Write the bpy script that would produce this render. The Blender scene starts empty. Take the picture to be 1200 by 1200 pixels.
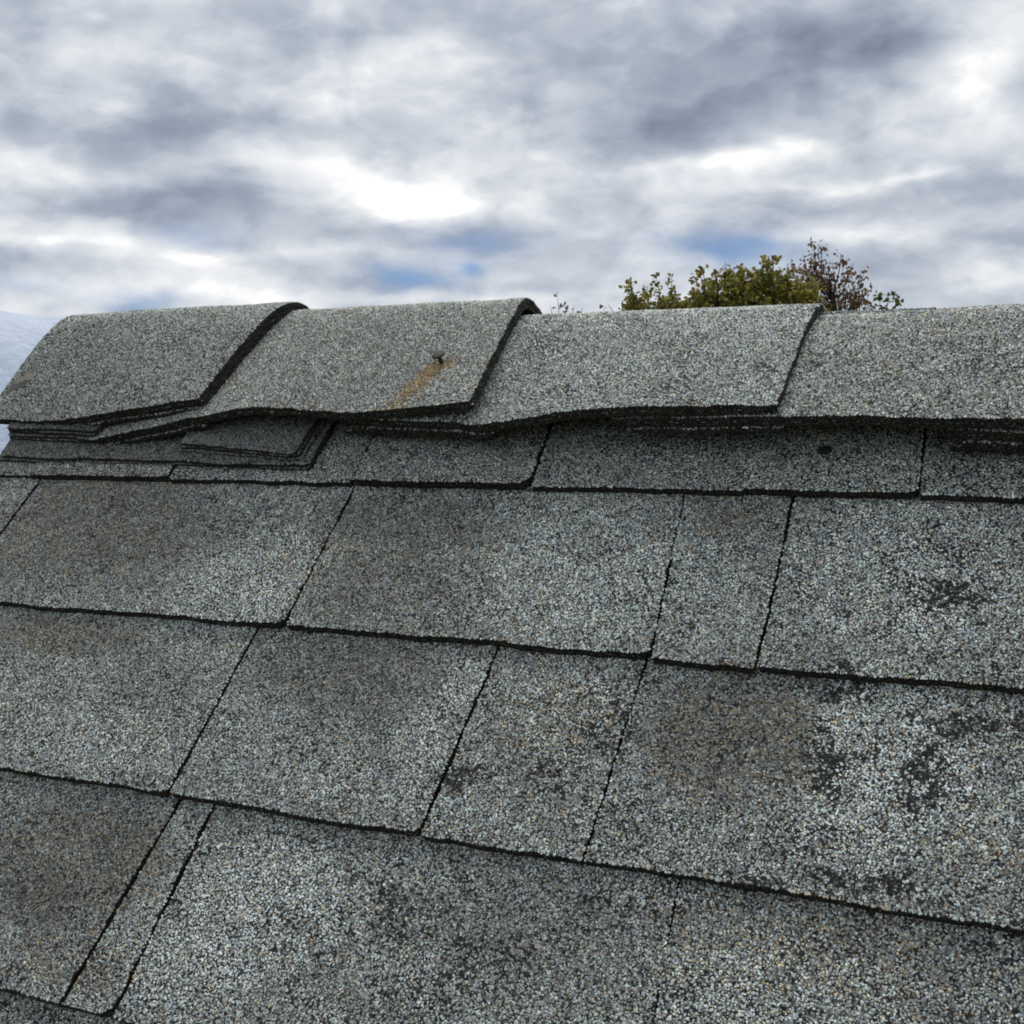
import bpy, math
import numpy as np
from mathutils import Matrix, Vector

sc = bpy.context.scene
COL = sc.collection
rng = np.random.default_rng(11)

# ------------------------------------------------------------------ camera
SLOPE = 0.777468                      # roof pitch, about 44.5 degrees
CAM = Vector((0.50223, -0.82403, 0.07117))
cam_d = bpy.data.cameras.new('camera')
cam = bpy.data.objects.new('camera', cam_d)
COL.objects.link(cam)
Rv = Vector((0.91725042, 0.39806707, -0.01393791))
Uv = Vector((-0.02778785, 0.09885932, 0.99471336))
Fv = Vector((-0.39734053, 0.91201395, -0.10174018))
m = Matrix((Rv, Uv, -Fv)).transposed().to_4x4()
m.translation = CAM
cam.matrix_world = m
cam_d.sensor_width = 36.0
cam_d.lens = 41.156
cam_d.clip_start = 0.01
cam_d.clip_end = 6000
sc.camera = cam

# ------------------------------------------------------------------ light and sky
SUN_EL, SUN_AZ = math.radians(62), math.radians(-22)     # azimuth from +Y, clockwise seen from above
sc.view_settings.view_transform = 'Standard'
sc.view_settings.look = 'None'
sc.view_settings.exposure = 0.22
sc.view_settings.gamma = 1.0
sc.view_settings.use_curve_mapping = False

sc.cycles.filter_width = 1.9           # the slight softness of a phone lens

sun_d = bpy.data.lights.new('sun', 'SUN')
sun_d.energy = 1.5
sun_d.angle = math.radians(35)
sun_d.color = (1.0, 0.96, 0.9)
sun = bpy.data.objects.new('sun', sun_d)
COL.objects.link(sun)
sdir = Vector((math.sin(SUN_AZ) * math.cos(SUN_EL), math.cos(SUN_AZ) * math.cos(SUN_EL), math.sin(SUN_EL)))
sun.rotation_euler = (-sdir).to_track_quat('-Z', 'Y').to_euler()
sun.location = (0, 0, 30)

world = bpy.data.worlds.new('World')
sc.world = world
world.use_nodes = True
WN, WL = world.node_tree.nodes, world.node_tree.links
WN.clear()


def wn(kind, **kw):
    n = WN.new(kind)
    for k, v in kw.items():
        setattr(n, k, v)
    return n


def wmath(op, a, b=None, c=None, clamp=False):
    n = wn('ShaderNodeMath', operation=op, use_clamp=clamp)
    for i, v in enumerate((a, b, c)):
        if v is None:
            continue
        if isinstance(v, (int, float)):
            n.inputs[i].default_value = v
        else:
            WL.new(v, n.inputs[i])
    return n.outputs[0]


def wvec(op, a, b=None):
    n = wn('ShaderNodeVectorMath', operation=op)
    for i, v in enumerate((a, b)):
        if v is None:
            continue
        if isinstance(v, (tuple, list)):
            n.inputs[i].default_value = v
        else:
            WL.new(v, n.inputs[i])
    return n.outputs['Value'] if op == 'DOT_PRODUCT' else n.outputs['Vector']


tc = wn('ShaderNodeTexCoord')
sep = wn('ShaderNodeSeparateXYZ')
WL.new(tc.outputs['Generated'], sep.inputs[0])
dx, dy, dz = sep.outputs
az = wmath('MULTIPLY', wmath('ARCTAN2', dx, dy), 57.29578)
el = wmath('MULTIPLY', wmath('ARCSINE', dz), 57.29578)
comb = wn('ShaderNodeCombineXYZ')
WL.new(az, comb.inputs[0]); WL.new(el, comb.inputs[1])
# the cloud layer seen as a plane overhead: clouds flatten towards the horizon
zz = wmath('ADD', wmath('MAXIMUM', dz, 0.0), 0.09)
pl = wn('ShaderNodeCombineXYZ')
WL.new(wmath('DIVIDE', dx, zz), pl.inputs[0]); WL.new(wmath('DIVIDE', dy, zz), pl.inputs[1])


def wnoise(scale, detail, rough, off, dist=0.0):
    n = wn('ShaderNodeTexNoise')
    n.inputs['Scale'].default_value = scale
    n.inputs['Detail'].default_value = detail
    n.inputs['Roughness'].default_value = rough
    n.inputs['Distortion'].default_value = dist
    WL.new(wvec('ADD', pl.outputs[0], off), n.inputs['Vector'])
    return n


def dnoise(scale, detail, rough, zst, up=0.0, dist=0.15, off=(0, 0, 0)):
    """noise over the directions of the sky, squeezed vertically so that clouds lie flat"""
    n = wn('ShaderNodeTexNoise')
    n.inputs['Scale'].default_value = scale
    n.inputs['Detail'].default_value = detail
    n.inputs['Roughness'].default_value = rough
    n.inputs['Distortion'].default_value = dist
    v = wvec('ADD', tc.outputs['Generated'], (off[0], off[1], off[2] + up))
    WL.new(wvec('MULTIPLY', v, (1, 1, zst)), n.inputs['Vector'])
    return n.outputs['Fac']


def sstep(v, lo, hi):
    n = wn('ShaderNodeMapRange', interpolation_type='SMOOTHSTEP')
    n.inputs['From Min'].default_value = lo
    n.inputs['From Max'].default_value = hi
    WL.new(v, n.inputs['Value'])
    return n.outputs['Result']


big, big_up = dnoise(9.0, 5, 0.5, 2.0, dist=0.3), dnoise(9.0, 5, 0.5, 2.0, 0.014, dist=0.3)
mid, mid_up = dnoise(21.0, 5, 0.52, 1.9, off=(4, 2, 1), dist=0.3), dnoise(21.0, 5, 0.52, 1.9, 0.006, off=(4, 2, 1), dist=0.3)
fine = dnoise(46.0, 5, 0.5, 1.8, off=(1, 5, 3))
nw = wn('ShaderNodeTexNoise')
nw.inputs['Scale'].default_value = 7.0; nw.inputs['Detail'].default_value = 5; nw.inputs['Roughness'].default_value = 0.5
WL.new(wvec('MULTIPLY', tc.outputs['Generated'], (1, 1, 1.8)), nw.inputs['Vector'])
warp = wvec('MULTIPLY', wvec('SUBTRACT', nw.outputs['Color'], (0.5, 0.5, 0.5)), (7.0, 4.0, 0.0))
azel = wvec('ADD', comb.outputs[0], warp)

CLOUDS = [
('D', -35.14, 16.37, 9.1, 0.98, 0.35), ('D', -11.31, 14.62, 7.1, 1.49, 0.5), ('D', -16.82, 12.9, 4.35, 1.29, 0.4),
('D', -5.67, 14.71, 3.23, 1.21, 0.35), ('D', -19.24, 11.1, 2.42, 0.83, 0.2), ('D', -37.99, 12.13, 7.43, 0.87, 0.4),
('D', -45.57, 13.29, 2.12, 1.03, 0.3), ('D', -38.49, 9.45, 4.66, 0.97, 0.4), ('D', -25.81, 7.51, 2.87, 0.79, 0.5),
('D', -42.62, 8.64, 4.49, 0.55, 0.2), ('D', -7.41, 8.12, 6.55, 0.45, 0.3), ('D', -3.67, 6.15, 4.24, 0.52, 0.3),
('D', -28.31, 5.54, 2.46, 0.56, 0.35), ('D', -40.97, 4.44, 1.89, 0.46, 0.4), ('D', -16.82, 10.26, 6.33, 0.53, 0.12),
('D', -1.97, 9.78, 2.08, 1.07, 0.15), ('D', -44.54, 6.35, 2.91, 0.52, 0.3), ('D', -14.01, 6.67, 3.55, 0.7, 0.4),
('D', -21.74, 5.47, 4.91, 0.32, 0.15), ('L', -27.62, 8.9, 2.6, 0.75, 0.62), ('L', -26.18, 9.48, 2.04, 0.46, 0.3),
('L', -16.42, 10.55, 6.69, 0.53, 0.45), ('L', -11.86, 10.43, 1.94, 0.53, 0.4), ('L', -20.87, 10.18, 2.44, 0.84, 0.35),
('L', -41.82, 10.14, 5.67, 0.59, 0.5), ('L', -44.21, 12.7, 3.26, 0.56, 0.4), ('L', -27.28, 15.12, 3.63, 1.8, 0.4),
('L', -31.34, 13.06, 3.61, 1.1, 0.3), ('L', -2.24, 13.51, 2.08, 1.71, 0.5), ('L', -4.46, 9.06, 1.09, 0.29, 0.4),
('L', -35.9, 6.59, 5.99, 0.39, 0.45), ('L', -44.49, 7.28, 3.28, 0.22, 0.35), ('L', -22.56, 5.68, 3.69, 0.4, 0.3),
('L', -8.18, 8.92, 4.45, 0.23, 0.25), ('L', -1.85, 4.82, 3.13, 0.37, 0.4), ('L', -35.57, 4.75, 6.43, 0.39, 0.4),
('L', -23.81, 4.7, 3.7, 0.4, 0.3), ('L', -8.16, 7.21, 4.47, 0.27, 0.3), ('L', -44.01, 16.31, 2.87, 0.47, 0.2),
('L', -30.62, 10.05, 2.42, 0.54, 0.3)]
GAPS = [(-28.3, 5.66, 1.84, 0.48, 0.8), (-13.22, 6.65, 2.95, 0.62, 0.7), (-24.99, 7.51, 2.25, 0.55, 0.45),
(-40.78, 4.52, 1.71, 0.39, 0.55), (-38.18, 7.56, 1.54, 0.46, 0.3), (-25.63, 6.32, 0.66, 0.32, 0.8), (-46.01, 5.2, 2.14, 0.37, 0.3)]


def blob(total, a, e, sa, se, amp):
    d = wvec('MULTIPLY', wvec('SUBTRACT', azel, (a, e, 0)), (0.85 / sa, 0.85 / se, 0))
    g = wmath('EXPONENT', wmath('MULTIPLY', wvec('DOT_PRODUCT', d, d), -1.0))
    return wmath('MULTIPLY_ADD', g, amp, total)


puff, puff_up = sstep(big, 0.38, 0.62), sstep(big_up, 0.38, 0.62)
curl, curl_up = sstep(mid, 0.36, 0.64), sstep(mid_up, 0.36, 0.64)
dens = wmath('MULTIPLY_ADD', wmath('SUBTRACT', puff, 0.5), 0.34, 0.50)
dens = wmath('MULTIPLY_ADD', wmath('SUBTRACT', curl, 0.5), 0.17, dens)
dens = wmath('MULTIPLY_ADD', wmath('SUBTRACT', fine, 0.5), 0.14, dens)
# cloud tops catch the light, undersides stay grey
dens = wmath('MULTIPLY_ADD', wmath('SUBTRACT', puff_up, puff), 0.30, dens)
dens = wmath('MULTIPLY_ADD', wmath('SUBTRACT', curl_up, curl), 0.16, dens)
for k, a, e, sa, se, amp in CLOUDS:
    dens = blob(dens, a, e, sa, se, amp * 0.95 if k == 'D' else -amp * 0.64)
dens = wmath('MULTIPLY_ADD', dens, 0.78, 0.0)
ramp = wn('ShaderNodeValToRGB')
WL.new(dens, ramp.inputs[0])
cr = ramp.color_ramp
cr.elements[0].position = 0.0
cr.elements[0].color = (1.0, 0.99, 0.97, 1)
cr.elements[1].position = 1.0
cr.elements[1].color = (0.17, 0.205, 0.27, 1)
for p, c in ((0.19, (0.72, 0.735, 0.76, 1)), (0.42, (0.50, 0.54, 0.60, 1)), (0.62, (0.345, 0.39, 0.465, 1)), (0.8, (0.25, 0.295, 0.37, 1))):
    e_ = cr.elements.new(p)
    e_.color = c
sky = wn('ShaderNodeTexSky', sky_type='NISHITA', sun_disc=False)
sky.air_density = 1.0
sky.dust_density = 0.0
sky.ozone_density = 3.0
sky.sun_elevation = SUN_EL
sky.sun_rotation = SUN_AZ
gap = wmath('MULTIPLY', wmath('SUBTRACT', 0.34, big), 1.2, clamp=True)
for g in GAPS:
    gap = blob(gap, g[0], g[1], g[2] * .95, g[3] * .95, g[4] * .85)
gap = wmath('MINIMUM', gap, 0.85)
bg_sky = wn('ShaderNodeBackground')
bg_sky.inputs['Strength'].default_value = 0.055
tint = wn('ShaderNodeMix', data_type='RGBA', blend_type='MULTIPLY')
tint.inputs['Factor'].default_value = 1.0
WL.new(sky.outputs[0], tint.inputs['A'])
tint.inputs['B'].default_value = (0.62, 0.82, 1.22, 1)      # deep autumn blue between the clouds
WL.new(tint.outputs['Result'], bg_sky.inputs['Color'])
bg_cloud = wn('ShaderNodeBackground')
bg_cloud.inputs['Strength'].default_value = 1.0
WL.new(ramp.outputs['Color'], bg_cloud.inputs['Color'])
mixw = wn('ShaderNodeMixShader')
WL.new(gap, mixw.inputs[0])
WL.new(bg_cloud.outputs[0], mixw.inputs[1])
WL.new(bg_sky.outputs[0], mixw.inputs[2])
wout = wn('ShaderNodeOutputWorld')
WL.new(mixw.outputs[0], wout.inputs['Surface'])


# ------------------------------------------------------------------ helpers
def vnoise(x, y, seed=0):
    """smooth value noise in 0..1 on arrays"""
    x = np.asarray(x, float); y = np.asarray(y, float)
    xi = np.floor(x).astype(np.int64); yi = np.floor(y).astype(np.int64)
    fx = x - xi; fy = y - yi
    fx = fx * fx * (3 - 2 * fx); fy = fy * fy * (3 - 2 * fy)

    def h(i, j):
        n = (i * 374761393 + j * 668265263 + seed * 1442695041) & 0x7fffffff
        n = ((n ^ (n >> 13)) * 1274126177) & 0x7fffffff
        return ((n ^ (n >> 16)) & 0xffff) / 65535.0
    return (h(xi, yi) * (1 - fx) + h(xi + 1, yi) * fx) * (1 - fy) + (h(xi, yi + 1) * (1 - fx) + h(xi + 1, yi + 1) * fx) * fy


def fbm(x, y, seed=0, oct_=4):
    s = 0; a = 0.5; t = 0
    for o in range(oct_):
        s = s + a * vnoise(x * 2 ** o, y * 2 ** o, seed + 17 * o); t += a; a *= 0.55
    return s / t


def build(name, chunks, mats, parent=None, smooth=False, origin=None):
    """one mesh object out of (verts, faces, material index, colours or None) chunks"""
    vs, loops, totals, mi, cols = [], [], [], [], []
    off = 0
    for v, f, mat, c in chunks:
        v = np.asarray(v, np.float32); f = np.asarray(f, np.int32)
        vs.append(v); loops.append((f + off).ravel())
        totals.append(np.full(len(f), f.shape[1], np.int32)); mi.append(np.full(len(f), mat, np.int32))
        cc = np.ones((len(v), 4), np.float32)
        cc[:, :3] = 0.3 if c is None else c
        cols.append(cc)
        off += len(v)
    vs = np.concatenate(vs); loops = np.concatenate(loops); totals = np.concatenate(totals)
    mi = np.concatenate(mi); cols = np.concatenate(cols)
    if origin is not None:
        vs = vs - np.asarray(origin, np.float32)
    me = bpy.data.meshes.new(name)
    me.vertices.add(len(vs)); me.vertices.foreach_set('co', vs.ravel())
    me.loops.add(len(loops)); me.loops.foreach_set('vertex_index', loops)
    me.polygons.add(len(totals))
    starts = np.concatenate(([0], np.cumsum(totals)[:-1])).astype(np.int32)
    me.polygons.foreach_set('loop_start', starts)
    me.polygons.foreach_set('loop_total', totals)
    me.polygons.foreach_set('material_index', mi)
    if smooth:
        me.polygons.foreach_set('use_smooth', np.ones(len(totals), bool))
    for mm in mats:
        me.materials.append(mm)
    at = me.color_attributes.new('tint', 'FLOAT_COLOR', 'POINT')
    at.data.foreach_set('color', cols.ravel())
    me.update(calc_edges=True)
    me.validate()
    ob = bpy.data.objects.new(name, me)
    COL.objects.link(ob)
    if origin is not None and parent is None:
        ob.location = origin
    if parent is not None:
        ob.parent = parent
    return ob


def tag(o, label=None, cat=None, group=None, kind=None):
    for k, v in (('label', label), ('category', cat), ('group', group), ('kind', kind)):
        if v:
            o[k] = v
    return o


def empty(name, loc):
    o = bpy.data.objects.new(name, None)
    COL.objects.link(o)
    o.location = loc
    o.empty_display_size = 0.2
    return o


# ------------------------------------------------------------------ materials
def mat(name):
    mt = bpy.data.materials.new(name)
    mt.use_nodes = True
    nt = mt.node_tree
    return mt, nt, nt.nodes['Principled BSDF']


def ramp_node(nt, stops, interp='LINEAR'):
    r = nt.nodes.new('ShaderNodeValToRGB')
    r.color_ramp.interpolation = interp
    els = r.color_ramp.elements
    els[0].position, els[0].color = stops[0][0], (*stops[0][1], 1)
    els[1].position, els[1].color = stops[-1][0], (*stops[-1][1], 1)
    for p, c in stops[1:-1]:
        e = els.new(p); e.color = (*c, 1)
    return r


def coords(nt):
    return nt.nodes.new('ShaderNodeTexCoord').outputs['Object']


def noise(nt, scale, detail=4, rough=0.55):
    n = nt.nodes.new('ShaderNodeTexNoise')
    n.inputs['Scale'].default_value = scale
    n.inputs['Detail'].default_value = detail
    n.inputs['Roughness'].default_value = rough
    nt.links.new(coords(nt), n.inputs['Vector'])
    return n


def bump(nt, bs, height, strength, dist):
    b = nt.nodes.new('ShaderNodeBump')
    b.inputs['Strength'].default_value = strength
    b.inputs['Distance'].default_value = dist
    nt.links.new(height, b.inputs['Height'])
    nt.links.new(b.outputs[0], bs.inputs['Normal'])


# the coloured mineral granules
M_gran, nt, bs = mat('mineral_granules')
at = nt.nodes.new('ShaderNodeAttribute'); at.attribute_name = 'tint'
nt.links.new(at.outputs['Color'], bs.inputs['Base Color'])
bs.inputs['Roughness'].default_value = 0.72
bs.inputs['Specular IOR Level'].default_value = 0.35

# asphalt coating under the granules, with the finest grit in it
M_top, nt, bs = mat('gritty_asphalt')
vo = nt.nodes.new('ShaderNodeTexVoronoi')
vo.inputs['Scale'].default_value = 720
nt.links.new(coords(nt), vo.inputs['Vector'])
sepc = nt.nodes.new('ShaderNodeSeparateColor')
nt.links.new(vo.outputs['Color'], sepc.inputs[0])
rp = ramp_node(nt, [(0.0, (0.014, 0.014, 0.014)), (0.35, (0.035, 0.035, 0.034)), (0.6, (0.10, 0.102, 0.10)), (0.85, (0.19, 0.195, 0.185)), (1.0, (0.30, 0.305, 0.30))])
nt.links.new(sepc.outputs[0], rp.inputs[0])
nt.links.new(rp.outputs[0], bs.inputs['Base Color'])
bs.inputs['Roughness'].default_value = 0.85
bs.inputs['Specular IOR Level'].default_value = 0.12
bump(nt, bs, vo.outputs['Distance'], 0.6, 0.0008)

# the same granules where they are too far from the picture to be built one by one
M_plain, nt, bs = mat('granule_covered_asphalt')
vo = nt.nodes.new('ShaderNodeTexVoronoi')
vo.inputs['Scale'].default_value = 560
nt.links.new(coords(nt), vo.inputs['Vector'])
sepc = nt.nodes.new('ShaderNodeSeparateColor')
nt.links.new(vo.outputs['Color'], sepc.inputs[0])
rp = ramp_node(nt, [(0.0, (0.02, 0.02, 0.02)), (0.18, (0.05, 0.05, 0.048)), (0.4, (0.17, 0.175, 0.165)), (0.65, (0.28, 0.29, 0.275)), (0.82, (0.27, 0.235, 0.185)), (1.0, (0.40, 0.415, 0.39))])
nt.links.new(sepc.outputs[0], rp.inputs[0])
nt.links.new(rp.outputs[0], bs.inputs['Base Color'])
bs.inputs['Roughness'].default_value = 0.8
bump(nt, bs, vo.outputs['Distance'], 0.6, 0.0010)

# cut edges and undersides of the felt
M_edge, nt, bs = mat('asphalt_edge')
nz = noise(nt, 420, 5, 0.65)
rp = ramp_node(nt, [(0.32, (0.010, 0.010, 0.009)), (0.52, (0.024, 0.022, 0.020)), (0.66, (0.065, 0.056, 0.046)), (0.82, (0.15, 0.135, 0.115))])
nt.links.new(nz.outputs['Fac'], rp.inputs[0])
nt.links.new(rp.outputs[0], bs.inputs['Base Color'])
bs.inputs['Roughness'].default_value = 0.9
bs.inputs['Specular IOR Level'].default_value = 0.15
bump(nt, bs, nz.outputs['Fac'], 0.8, 0.0012)

M_felt, nt, bs = mat('roofing_felt')
nz = noise(nt, 60, 5, 0.6)
rp = ramp_node(nt, [(0.3, (0.018, 0.018, 0.018)), (0.7, (0.045, 0.044, 0.042))])
nt.links.new(nz.outputs['Fac'], rp.inputs[0]); nt.links.new(rp.outputs[0], bs.inputs['Base Color'])
bs.inputs['Roughness'].default_value = 0.9

M_nail, nt, bs = mat('rusted_nail_steel')
nz = noise(nt, 700, 5, 0.6)
rp = ramp_node(nt, [(0.3, (0.016, 0.011, 0.009)), (0.55, (0.045, 0.033, 0.029)), (0.75, (0.085, 0.04, 0.02))])
nt.links.new(nz.outputs['Fac'], rp.inputs[0]); nt.links.new(rp.outputs[0], bs.inputs['Base Color'])
bs.inputs['Roughness'].default_value = 0.65
bs.inputs['Metallic'].default_value = 0.25
bump(nt, bs, nz.outputs['Fac'], 0.5, 0.0006)

M_dab, nt, bs = mat('brown_sealant')
nz = noise(nt, 260, 5, 0.6)
rp = ramp_node(nt, [(0.3, (0.10, 0.085, 0.072)), (0.7, (0.19, 0.165, 0.14))])
nt.links.new(nz.outputs['Fac'], rp.inputs[0]); nt.links.new(rp.outputs[0], bs.inputs['Base Color'])
bs.inputs['Roughness'].default_value = 0.7
bump(nt, bs, nz.outputs['Fac'], 0.5, 0.001)

M_tar, nt, bs = mat('black_tar')
nz = noise(nt, 300, 4)
rp = ramp_node(nt, [(0.3, (0.004, 0.004, 0.004)), (0.7, (0.010, 0.010, 0.010))])
nt.links.new(nz.outputs['Fac'], rp.inputs[0]); nt.links.new(rp.outputs[0], bs.inputs['Base Color'])
bs.inputs['Roughness'].default_value = 0.75

M_wall, nt, bs = mat('painted_siding')
nz = noise(nt, 6, 5)
rp = ramp_node(nt, [(0.3, (0.52, 0.51, 0.48)), (0.7, (0.60, 0.59, 0.56))])
nt.links.new(nz.outputs['Fac'], rp.inputs[0]); nt.links.new(rp.outputs[0], bs.inputs['Base Color'])
bs.inputs['Roughness'].default_value = 0.7

M_sheet, nt, bs = mat('pale_plastic_sheet')
nz = noise(nt, 7, 6, 0.65)
rp = ramp_node(nt, [(0.3, (0.37, 0.46, 0.60)), (0.7, (0.47, 0.56, 0.68))])
nt.links.new(nz.outputs['Fac'], rp.inputs[0]); nt.links.new(rp.outputs[0], bs.inputs['Base Color'])
bs.inputs['Roughness'].default_value = 0.45
nz2 = noise(nt, 22, 6, 0.7)
bump(nt, bs, nz2.outputs['Fac'], 0.35, 0.02)

M_lawn, nt, bs = mat('lawn')
nz = noise(nt, 0.7, 8, 0.7)
rp = ramp_node(nt, [(0.3, (0.035, 0.055, 0.02)), (0.6, (0.07, 0.085, 0.03)), (0.8, (0.11, 0.10, 0.05))])
nt.links.new(nz.outputs['Fac'], rp.inputs[0]); nt.links.new(rp.outputs[0], bs.inputs['Base Color'])
bs.inputs['Roughness'].default_value = 0.95

M_bark, nt, bs = mat('bark')
nz = noise(nt, 14, 6, 0.65)
rp = ramp_node(nt, [(0.3, (0.035, 0.028, 0.022)), (0.7, (0.11, 0.095, 0.08))])
nt.links.new(nz.outputs['Fac'], rp.inputs[0]); nt.links.new(rp.outputs[0], bs.inputs['Base Color'])
bs.inputs['Roughness'].default_value = 0.9

M_leaf, nt, bs = mat('leaves')
at = nt.nodes.new('ShaderNodeAttribute'); at.attribute_name = 'tint'
nt.links.new(at.outputs['Color'], bs.inputs['Base Color'])
bs.inputs['Roughness'].default_value = 0.55
tr = nt.nodes.new('ShaderNodeBsdfTranslucent')
nt.links.new(at.outputs['Color'], tr.inputs['Color'])
ms = nt.nodes.new('ShaderNodeMixShader')
ms.inputs[0].default_value = 0.35
nt.links.new(bs.outputs[0], ms.inputs[1]); nt.links.new(tr.outputs[0], ms.inputs[2])
nt.links.new(ms.outputs[0], nt.nodes['Material Output'].inputs['Surface'])

# ------------------------------------------------------------------ roof geometry
GROUND = -5.2
CS, SN = math.cos(SLOPE), math.sin(SLOPE)
EXPO = 0.143                          # exposed height of a course
RAKE = -0.405                         # left gable edge of the roof
APEX = 0.195                          # ridge, measured up the slope from the top course's butt edge
YC = APEX * CS


def roof(u, v, h):
    u, v, h = np.broadcast_arrays(u, v, h)
    return np.stack((u, v * CS - h * SN, v * SN + h * CS), -1)


PAL = 1.36 * np.array((.99, 1.01, .955)) * np.array([(.46, .49, .46), (.36, .41, .40), (.39, .45, .47), (.34, .365, .35), (.25, .265, .255), (.15, .155, .15), (.035, .036, .036),
                (.43, .36, .255), (.27, .205, .13), (.56, .57, .55), (.30, .33, .39)])
PALW = np.array([.20, .19, .13, .12, .09, .06, .05, .055, .03, .04, .07])
GSP = 0.00158                         # granule spacing


def grid_normals(P):
    du = np.gradient(P, axis=0); dv = np.gradient(P, axis=1)
    n = np.cross(du, dv)
    return n / np.maximum(np.linalg.norm(n, axis=-1, keepdims=True), 1e-12)


def lerp_grid(G, a, b):
    i = np.clip(np.floor(a).astype(int), 0, G.shape[0] - 2); j = np.clip(np.floor(b).astype(int), 0, G.shape[1] - 2)
    fa = (a - i)[:, None]; fb = (b - j)[:, None]
    return (G[i, j] * (1 - fa) + G[i + 1, j] * fa) * (1 - fb) + (G[i, j + 1] * (1 - fa) + G[i + 1, j + 1] * fa) * fb


def granule_mesh(p, n, r, hgt, col):
    """five-cornered grains: four uneven base corners sunk in the coating and a peak"""
    k = len(p)
    t = np.cross(n, rng.normal(size=(k, 3))); t /= np.linalg.norm(t, axis=1, keepdims=True)
    b = np.cross(n, t)
    V = np.empty((k, 5, 3))
    for q in range(4):
        ang = q * math.pi / 2 + rng.uniform(-.45, .45, k)
        rr = r * rng.uniform(.75, 1.2, k)
        V[:, q] = p + t * (rr * np.cos(ang))[:, None] + b * (rr * np.sin(ang))[:, None] - n * (rng.uniform(.0001, .0004, k))[:, None]
    V[:, 4] = p + n * hgt[:, None] + t * (r * rng.uniform(-.45, .45, k))[:, None] + b * (r * rng.uniform(-.45, .45, k))[:, None]
    base = (np.arange(k) * 5)[:, None]
    F = np.concatenate([base + np.array([[q, (q + 1) % 4, 4]]) for q in range(4)])
    return V.reshape(-1, 3), F, 2, np.repeat(col, 5, axis=0)


def granules(P, tone, keep=None, wrap=None):
    """cover a sheet with grains; tone(a, b, p) gives brightness, brown share, dark share, bare share"""
    N = grid_normals(P)
    la = np.linalg.norm(np.diff(P, axis=0), axis=-1).sum(0).max(); lb = np.linalg.norm(np.diff(P, axis=1), axis=-1).sum(1).max()
    na, nb = max(2, int(la / GSP)), max(2, int(lb / (GSP * .88)))
    A, B = np.meshgrid(np.arange(na), np.arange(nb), indexing='ij')
    A = A + .5 * (B % 2) + rng.uniform(-.42, .42, A.shape); B = B + rng.uniform(-.42, .42, B.shape)
    A = np.clip(A / (na - .5), 0, 1).ravel(); B = np.clip(B / (nb - 1), 0, 1).ravel()
    a = A * (P.shape[0] - 1); b = B * (P.shape[1] - 1)
    if keep is not None:
        s = keep(A, B); a, b, A, B = a[s], b[s], A[s], B[s]
    p = lerp_grid(P, a, b); n = lerp_grid(N, a, b); n /= np.linalg.norm(n, axis=1, keepdims=True)
    n = n + rng.normal(size=n.shape) * .13; n /= np.linalg.norm(n, axis=1, keepdims=True)
    bright, brown, dark, bare = tone(A, B, p)
    k = len(p)
    idx = rng.choice(len(PAL), k, p=PALW / PALW.sum())
    u1 = rng.random(k)
    idx = np.where(u1 < dark, rng.choice([4, 5, 5, 6], k), idx)
    u2 = rng.random(k)
    idx = np.where(u2 < brown, rng.choice([7, 8, 8, 4, 5], k), idx)
    col = PAL[idx] * (bright * rng.uniform(.82, 1.18, k))[:, None] * rng.uniform(.95, 1.05, (k, 3))
    worn = rng.random(k) < bare            # granules gone: black coating shows
    col = np.where(worn[:, None], rng.uniform(.004, .015, k)[:, None] * np.array((1, .97, .93)), col)
    r = np.clip(rng.lognormal(math.log(.00094), .22, k), .0005, .00138)
    r = np.where(worn, r * 1.35, r)
    h = np.where(worn, .0008, r * rng.uniform(.35, .95, k))
    return granule_mesh(p, n, r, h, np.clip(col, 0, 1))


def specks(border, outward, depth_dir, thick, density=.0010):
    """loose grains stuck in the cut edge of a sheet"""
    seg = np.linalg.norm(np.diff(border, axis=0), axis=1)
    L = np.concatenate(([0], np.cumsum(seg)))
    k = int(L[-1] / density)
    if k < 1:
        return None
    s = rng.uniform(0, L[-1], k)
    i = np.clip(np.searchsorted(L, s) - 1, 0, len(seg) - 1)
    f = ((s - L[i]) / np.maximum(seg[i], 1e-9))[:, None]
    p = border[i] * (1 - f) + border[i + 1] * f
    d = depth_dir[i] * (1 - f) + depth_dir[i + 1] * f
    o = outward[i] * (1 - f) + outward[i + 1] * f
    o /= np.maximum(np.linalg.norm(o, axis=1, keepdims=True), 1e-9)
    layer = np.where(rng.random(k) < .6, rng.normal(.55, .08, k), rng.uniform(.1, .95, k))
    p = p + d * (np.clip(layer, .05, .97) * thick)[:, None]
    c = np.array([(.09, .08, .066), (.03, .028, .026), (.18, .16, .13), (.32, .31, .28)])[rng.choice(4, k, p=[.36, .34, .20, .10])]
    r = rng.uniform(.0003, .0009, k)
    return granule_mesh(p, o, r, r * .6, c)


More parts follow.
